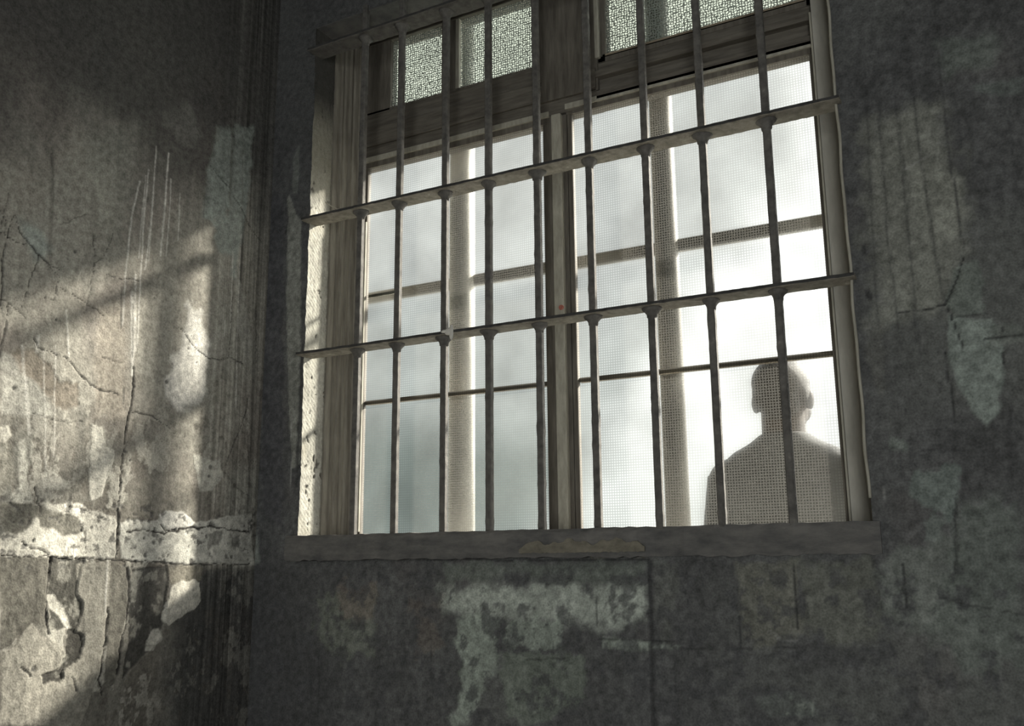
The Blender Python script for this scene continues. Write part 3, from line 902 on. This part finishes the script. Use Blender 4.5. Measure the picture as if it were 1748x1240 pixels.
# splayed left jamb lining with its grooves
b = bmesh.new()
prism(b, [(-.170, .080), (-.160, .080), (-.157, .088), (-.156, .098), (-.149, .099), (-.150, .106), (-.146, .110), (-.145, .121),
          (-.137, .122), (-.138, .130), (-.134, .134), (-.132, .146), (-.120, .148), (-.120, .168), (-.178, .168), (-.178, .084)], 0, 1.5)
obj('jamb', b, M_jamb, window)
part('jamb', [(1.0793, 1.136, YF - .006, .22, 0, 1.5)], rough_mat('grey_jamb_paint', (0.40, 0.385, 0.34), (0.54, 0.52, 0.46), 14, 0.75, 0.25, (4, 4, 0.9)), window)
part('bead', [(1.0747, 1.0788, YF - .008, YF + .01, 0, 1.0754)], M_paint, window, .001)  # pale strip standing in for the lit gap by the jamb
b = bmesh.new()
pts = [(1.1345 + .0015 * math.sin(z * 37) * math.sin(z * 11), -.002, z) for z in np.linspace(.04, 1.25, 90)]
tube(b, pts, .0028, 6)
obj('bead', b, M_paint, window, True)  # pale bead standing in for light caught along the wall edge

# transom band between lower sashes and top lights
part('transom', [(-0.1271, 0.4715, YF + .012, .2, 1.0909, 1.1373),
                 (-0.1271, 0.5747, YF + .004, .2, 1.0393, 1.0909),
                 (-0.1271, 0.5747, YF + .010, .2, 0.998, 1.0393),
                 (0.5747, 1.0793, YF + .016, .2, 1.0805, 1.1187),
                 (0.5747, 1.0793, YF + .004, .2, 1.0651, 1.0805),
                 (0.5747, 1.0793, YF + .022, .2, 1.03, 1.0651),
                 (0.5747, 1.0793, YF + .006, .2, 1.0083, 1.03)], M_timber_h, window)
part('mullion', [(0.4075, 0.4323, YF + .006, .2, 1.0341, 1.4985), (0.4323, 0.5489, YF + .002, .2, 1.0341, 1.4985), (0.5489, 0.5788, YF + .010, .2, 1.0341, 1.4985)], M_timber, window)
part('head_rail', [(-0.1271, 0.4199, YF + .012, .2, 1.3437, 1.4985), (0.5747, 1.0793, YF + .012, .2, 1.385, 1.4985)], M_timber_h, window)


def pane(x0, x1, z0, z1, y, mat, parent):
    """sheet of glass with real thickness; the patterned face is the room side"""
    b = bmesh.new(); box(b, x0, x1, y, y + .003, z0, z1)
    o = obj('pane', b, mat, parent)
    o.data.materials.append(M_clear)
    for f in o.data.polygons:
        f.material_index = 0 if f.normal.y < -.5 else 1
    return o


def sash(x0, x1, z1, sl, sr, top):
    s = part('sash', [(x0, x0 + sl, YF + .014, .168, 0, z1), (x1 - sr, x1, YF + .014, .185, 0, z1),
                      (x0, x1, YF + .012, .185, z1 - top, z1), (x0, x1, YF + .016, .185, -.02, .004)], M_timber, window)
    part('lip', [(x0, x1, YF + .006, YF + .016, z1 - .010, z1 + .004)], M_paint, s, .001)
    pane(x0 + sl, x1 - sr, .004, z1 - top, .160, M_glass, s)
    part('glazing_bar', [(x0 + sl, x1 - sr, .166, .178, .3345, .3455)], M_gbar, s, .001)
    return s


s1 = sash(-0.1167, 0.4488, 1.0052, .0165, .0205, .025)
part('stop', [(-0.1064, -0.0992, YF + .008, YF + .014, 0.0124, 0.8277)], M_paint, s1, .001)
part('cross_bar', [(-0.0961, 0.0071, .161, .166, 0.6192, 0.6275)], M_paint, s1, .001)
s2 = sash(0.4921, 1.0793, 1.0135, .0145, .0145, .0225)

# meeting stile between the two sashes: dark timber edge, peeling cream strip, dark stile
ms = part('meeting_stile', [(0.4447, 0.4571, YF + .012, .19, 0, 1.0052)], M_timber, window)
part('cover_strip', [(0.4576, 0.4823, YF, .19, 0, 0.9949)], M_paint, ms, .003)
part('rebate', [(0.4823, 0.4963, YF + .014, .19, 0, 0.9949)], M_timber, ms)
b = bmesh.new()
bmesh.ops.create_cone(b, cap_ends=True, segments=18, radius1=.0068, radius2=.0052, depth=.004, matrix=Matrix.Translation((0.4757, YF - .001, 0.5097)) @ Matrix.Rotation(math.radians(90), 4, 'X'))
scr = obj('screw', b, M_red, ms); scr['label'] = 'red screw head'

# top lights
def top_light(x0, x1, z0, z1, fl, fr, fb):
    s = part('top_light', [(x0, x0 + fl, YF + .014, .185, z0, z1), (x1 - fr, x1, YF + .014, .185, z0, z1), (x0, x1, YF + .014, .185, z0, z0 + fb),
                           (x0, x1, YF + .014, .185, z1 - .02, z1)], M_timber, window)
    pane(x0 + fl, x1 - fr, z0 + fb, z1 - .02, .164, M_glass_t, s)
    return s


tl = top_light(-0.1126, 0.4075, 1.1218, 1.3747, .0805, .003, .0227)
part('glazing_bar', [(0.133, 0.1763, .154, .184, 1.1445, 1.354)], M_timber, tl)
part('bead', [(0.1763, 0.1867, .154, .172, 1.1445, 1.354)], M_paint, tl, .001)
tr_ = top_light(0.5788, 1.0793, 1.1043, 1.4056, .0206, .0124, .0165)
part('bead', [(0.5747, 0.5871, YF + .004, YF + .016, 1.1146, 1.4056)], M_paint, tr_, .003)
part('bead', [(0.5902, 1.068, .154, .165, 1.1156, 1.1249)], M_gbar, tr_, .001)

# outer frame in the plane of the outside wall face
outer = empty('window_2', (0, 0, 0))
tag(outer, 'weathered outer frame seen blurred behind the glass', 'window frame', kind='structure')
M_post_l = rough_mat('pale_post_paint', (0.40, 0.39, 0.35), (0.52, 0.51, 0.47), 20, 0.7, 0.1, (2, 2, 0.5))
for xc, r, mt_ in ((.109, .034, M_post_l), (.680, .028, M_post)):
    b = bmesh.new(); tube(b, [(xc, .30, -.12), (xc, .30, 1.64)], r, 24); obj('post', b, mt_, outer, True)
part('rail', [(-.45, 1.45, .308, .324, .656, .687)], M_post, outer, .004)
part('rail', [(-.45, 1.45, .255, .335, -.20, -.12)], M_post, outer, .004)
part('rail', [(-.45, 1.45, .255, .335, 1.64, 1.70)], M_post, outer, .004)

# ------------------------------------------------------------------ iron grille
grille = empty('window_grille', (0.5, 0, 0))
tag(grille, 'rusty iron grille of square bars and flat crossbars over the window', 'window bars')
G = Matrix.Translation((-0.5, 0, 0))
XB = [0.0, .1152, .2466, .3643, .490, .6164, .7461, .8694, 1.0]
ZC = [.4445, .7945, 1.267]        # tops of the flat crossbars


def gobj(name, b, mat, parent, smooth=False):
    o = obj(name, b, mat, parent, smooth)
    if parent is grille: o.location = (-0.5, 0, 0)
    return o


for i, x in enumerate(XB):
    rnd = random.Random(40 + i)
    b = bmesh.new()
    hw = .0074
    zz = np.linspace(-.004, 1.352, 112)
    rings = []
    for z in zz:
        jx = rnd.uniform(-.00025, .00025); jy = rnd.uniform(-.00025, .00025)
        c = .0022
        base = [(-hw + c, -hw), (hw - c, -hw), (hw, -hw + c), (hw, hw - c), (hw - c, hw), (-hw + c, hw), (-hw, hw - c), (-hw, -hw + c)]
        lump = 1 + (0.10 if rnd.random() < .05 else 0)
        rings.append([b.verts.new((x + jx + px * lump, jy + py * lump, z)) for px, py in base])
    for a_, b_ in zip(rings, rings[1:]):
        for k in range(8):
            b.faces.new((a_[k], a_[(k + 1) % 8], b_[(k + 1) % 8], b_[k]))
    b.faces.new(rings[0]); b.faces.new(rings[-1])
    bar = gobj('bar', b, M_iron, grille)
    for zc in ZC:           # weld collar under each crossbar
        b = bmesh.new()
        z0 = zc - .007
        prof = [(.0195, z0 + .0005), (.0185, z0 - .004), (.0135, z0 - .008), (.0105, z0 - .013), (.0098, z0 - .019)]
        seg = 14; rr = []
        ph = rnd.uniform(0, 6)
        for r, z in prof:
            rr.append([b.verts.new((x + r * math.cos(t) * (1 + .12 * math.sin(2 * t + ph)), r * math.sin(t) * (1 + .12 * math.cos(3 * t + ph)), z + rnd.uniform(-.001, .001)))
                       for t in [2 * math.pi * k / seg for k in range(seg)]])
        for a_, b_ in zip(rr, rr[1:]):
            for k in range(seg):
                b.faces.new((a_[k], a_[(k + 1) % seg], b_[(k + 1) % seg], b_[k]))
        b.faces.new(rr[0]); b.faces.new(rr[-1])
        obj('collar', b, M_iron, bar, True)
for j, zc in enumerate(ZC):
    rnd = random.Random(80 + j)
    b = bmesh.new()
    n = 130; rings = []
    x0, x1 = XL - .004, XR + .008
    for i in range(n + 1):
        x = x0 + (x1 - x0) * i / n
        w0 = -.028 + rnd.uniform(-.0006, .0006); w1 = .027 + rnd.uniform(-.0008, .0008)
        t0 = zc + rnd.uniform(-.0003, .0003); t1 = zc - .007 + rnd.uniform(-.0005, .0005)
        rings.append([b.verts.new(p) for p in ((x, w0, t1 + .001), (x, w0, t0), (x, w1, t0), (x, w1, t1), (x, w0 + .002, t1))])
    for a_, b_ in zip(rings, rings[1:]):
        for k in range(5):
            b.faces.new((a_[k], a_[(k + 1) % 5], b_[(k + 1) % 5], b_[k]))
    b.faces.new(rings[0]); b.faces.new(rings[-1])
    cb = gobj('crossbar', b, M_flat if j < 2 else M_iron, grille)  # top crossbar takes the darker iron to paint in its shade
    cb.data.materials.append(M_edge)
    for f in cb.data.polygons:
        f.material_index = 1 if f.normal.y < -.6 else 0
    if j == 0:
        bb = bmesh.new()
        for (dx, w, h) in ((0, .012, .009), (.006, .006, .018), (-.012, .010, .004)):
            bmesh.ops.create_icosphere(bb, subdivisions=2, radius=1, matrix=Matrix.Translation((.277 + dx, -.0285, zc - h * .3)) @ Matrix.Diagonal((w, .003, h, 1)))
        dr = obj('paint_drip', bb, M_white, cb, True)
        dr['label'] = 'white paint drip'

# loop of wire caught behind the upper crossbar
b = bmesh.new()
wp = [on for on in (_ray(555, 345), _ray(562, 350), _ray(575, 357), _ray(590, 358), _ray(602, 354), _ray(612, 350))]
tube(b, [CAM + d * ((.035 - CAM[1]) / d[1]) for d in wp], .0014, 6)
wire = obj('wire', b, M_paint, None, True)
tag(wire, 'thin pale wire curling beside the left end of the upper crossbar', 'wire')

# ------------------------------------------------------------------ person outside
M_cloth = rough_mat('dark_coat', (0.05, 0.05, 0.05), (0.08, 0.08, 0.078), 60, 0.9, 0.2)
M_trouser = rough_mat('dark_trousers', (0.04, 0.04, 0.045), (0.06, 0.06, 0.065), 60, 0.9, 0.2)
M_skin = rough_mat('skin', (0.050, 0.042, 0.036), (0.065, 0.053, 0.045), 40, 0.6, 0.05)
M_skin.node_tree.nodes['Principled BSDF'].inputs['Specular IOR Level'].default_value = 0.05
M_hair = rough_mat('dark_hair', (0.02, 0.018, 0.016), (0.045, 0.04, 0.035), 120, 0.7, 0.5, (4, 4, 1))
M_shoe = rough_mat('dark_shoes', (0.03, 0.028, 0.025), (0.05, 0.048, 0.045), 60, 0.5, 0.1)

PX, PY, GZ = 0.797, 0.90, -1.25
person = empty('person', (PX, PY, GZ))
person.rotation_euler = (0, 0, math.pi)
person.scale = (.992, .992, .992)
tag(person, 'person in dark clothes standing outside behind the lower right glass, back turned, arms hanging', 'person')


def ell(b, c, r, sub=3):
    bmesh.ops.create_icosphere(b, subdivisions=sub, radius=1, matrix=Matrix.Translation(c) @ Matrix.Diagonal((*r, 1)))


def loft(b, secs, seg=24):
    """stack of elliptical sections: (x, y, z, rx, ry)"""
    rings = []
    for x, y, z, rx, ry in secs:
        rings.append([b.verts.new((x + rx * math.cos(t), y + ry * math.sin(t), z)) for t in [2 * math.pi * k / seg for k in range(seg)]])
    for a_, b_ in zip(rings, rings[1:]):
        for k in range(seg):
            b.faces.new((a_[k], a_[(k + 1) % seg], b_[(k + 1) % seg], b_[k]))
    b.faces.new(rings[0]); b.faces.new(rings[-1])


def fuse(name, b, mat, parent, voxel=.006, smooth=3):
    """overlapping closed lumps become one continuous surface"""
    me = bpy.data.meshes.new(name)
    bmesh.ops.recalc_face_normals(b, faces=b.faces)
    b.to_mesh(me); b.free()
    tmp = bpy.data.objects.new(name + '_tmp', me); C.objects.link(tmp)
    r = tmp.modifiers.new('r', 'REMESH'); r.mode = 'VOXEL'; r.voxel_size = voxel
    s = tmp.modifiers.new('s', 'SMOOTH'); s.iterations = smooth; s.factor = .5
    dg = bpy.context.evaluated_depsgraph_get(); dg.update()
    nm = bpy.data.meshes.new_from_object(tmp.evaluated_get(dg))
    bpy.data.objects.remove(tmp); bpy.data.meshes.remove(me)
    nm.name = name; nm.materials.clear(); nm.materials.append(mat)
    for f in nm.polygons: f.use_smooth = True
    o = bpy.data.objects.new(name, nm)
    return link(o, parent)


HZ = 1.640      # eye height of the head above the ground (head spans 1.527-1.752)


def arm_pts(s):
    return [(s * .168, .01, 1.425), (s * .205, .015, 1.15), (s * .228, -.02, .90)]


def hand(b, s):
    wx, wy, wz = s * .230, -.024, .895
    loft(b, [(wx, wy, wz, .021, .028), (wx + s * .002, wy - .002, wz - .035, .017, .036), (wx, wy - .004, wz - .085, .014, .040), (wx - s * .002, wy - .004, wz - .098, .011, .037)], 16)
    for k, (dy, ln) in enumerate(((-.030, .070), (-.010, .080), (.011, .074), (.030, .058))):
        p0 = Vector((wx - s * .001, wy + dy * .95 - .004, wz - .088))
        p1 = p0 + Vector((-s * .003, dy * .05, -ln * .45)); p2 = p1 + Vector((-s * .012, 0, -ln * .32)); p3 = p2 + Vector((-s * .014, 0, -ln * .2))
        tube(b, [p0, p1, p2, p3], [.0090, .0085, .0078, .0062], 10)
    t0 = Vector((wx - s * .004, wy - .028, wz - .03)); t1 = t0 + Vector((-s * .012, -.022, -.030)); t2 = t1 + Vector((-s * .010, -.006, -.030))
    tube(b, [t0, t1, t2], [.0125, .0105, .0075], 10)


b = bmesh.new()
# head facing its own -y
ell(b, (0, .012, 1.668), (.076, .094, .090))
ell(b, (0, -.018, 1.612), (.062, .070, .082))
ell(b, (0, -.060, 1.555), (.030, .028, .024))                      # chin
for s in (-1, 1):
    ell(b, (s * .040, -.050, 1.606), (.026, .030, .030), 2)          # cheek
    ell(b, (s * .075, .012, 1.632), (.012, .020, .032), 2)           # ear
    ell(b, (s * .032, -.083, 1.640), (.013, .009, .009), 2)          # eyeball / lid
    ell(b, (s * .034, -.078, 1.658), (.022, .014, .007), 2)          # brow
tube(b, [(0, -.082, 1.645), (0, -.100, 1.618), (0, -.112, 1.600)], [.008, .010, .013], 10)
ell(b, (-.012, -.100, 1.598), (.009, .010, .008), 2); ell(b, (.012, -.100, 1.598), (.009, .010, .008), 2)
ell(b, (0, -.086, 1.577), (.024, .010, .006), 2); ell(b, (0, -.084, 1.568), (.021, .010, .006), 2)
loft(b, [(0, .020, 1.62, .058, .060), (0, .018, 1.54, .060, .062), (0, .018, 1.48, .068, .066), (0, .016, 1.44, .10, .07)])
# trunk and limbs under the clothes
loft(b, [(0, .02, 1.455, .10, .075), (0, .012, 1.42, .165, .095), (0, .008, 1.32, .170, .112), (0, .01, 1.15, .150, .100), (0, .012, 1.05, .145, .098), (0, .015, .92, .165, .105), (0, .015, .84, .12, .09)])
for s in (-1, 1):
    a = arm_pts(s)
    tube(b, [a[0], ((a[0][0] + a[1][0]) / 2, .014, 1.29), a[1], ((a[1][0] + a[2][0]) / 2, -.003, 1.03), a[2]], [.056, .048, .040, .038, .026], 16)
    hand(b, s)
    tube(b, [(s * .085, .015, .88), (s * .092, .010, .68), (s * .095, .005, .48), (s * .096, .03, .34), (s * .096, .025, .08)], [.088, .072, .054, .055, .038], 18)
    ell(b, (s * .098, -.035, .035), (.042, .115, .032))
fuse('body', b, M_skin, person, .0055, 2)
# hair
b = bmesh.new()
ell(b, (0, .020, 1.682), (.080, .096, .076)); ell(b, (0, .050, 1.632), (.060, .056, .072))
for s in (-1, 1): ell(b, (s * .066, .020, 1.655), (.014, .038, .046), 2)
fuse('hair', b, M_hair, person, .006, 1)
# coat
b = bmesh.new()
loft(b, [(0, .018, 1.540, .064, .066), (0, .018, 1.515, .098, .076), (0, .015, 1.493, .145, .088), (0, .012, 1.465, .180, .100), (0, .008, 1.42, .198, .115), (0, .006, 1.34, .194, .128), (0, .008, 1.15, .178, .120), (0, .010, 1.02, .172, .118), (0, .012, .90, .186, .126), (0, .012, .78, .190, .128)])
for s in (-1, 1):
    a = arm_pts(s)
    ell(b, (s * .160, .010, 1.420), (.060, .068, .058))
    tube(b, [(s * .160, .01, 1.42), ((a[0][0] + a[1][0]) / 2 - s * .006, .014, 1.29), a[1], ((a[1][0] + a[2][0]) / 2, -.003, 1.03), (s * .229, -.018, .905)], [.066, .062, .054, .050, .041], 18)
coat = fuse('coat', b, M_cloth, person, .0065, 3)
# trousers
b = bmesh.new()
loft(b, [(0, .014, .98, .165, .112), (0, .016, .90, .178, .116), (0, .016, .82, .165, .112)])
for s in (-1, 1):
    tube(b, [(s * .085, .015, .86), (s * .092, .010, .68), (s * .095, .006, .48), (s * .096, .026, .30), (s * .096, .022, .06)], [.100, .084, .070, .066, .062], 20)
fuse('trousers', b, M_trouser, person, .007, 3)
for s in (-1, 1):
    b = bmesh.new()
    ell(b, (s * .099, -.040, .040), (.050, .132, .036)); ell(b, (s * .097, .035, .055), (.046, .055, .052))
    box(b, s * .099 - .045, s * .099 + .045, -.155, .085, .0, .018)
    fuse('shoe', b, M_shoe, person, .006, 2)
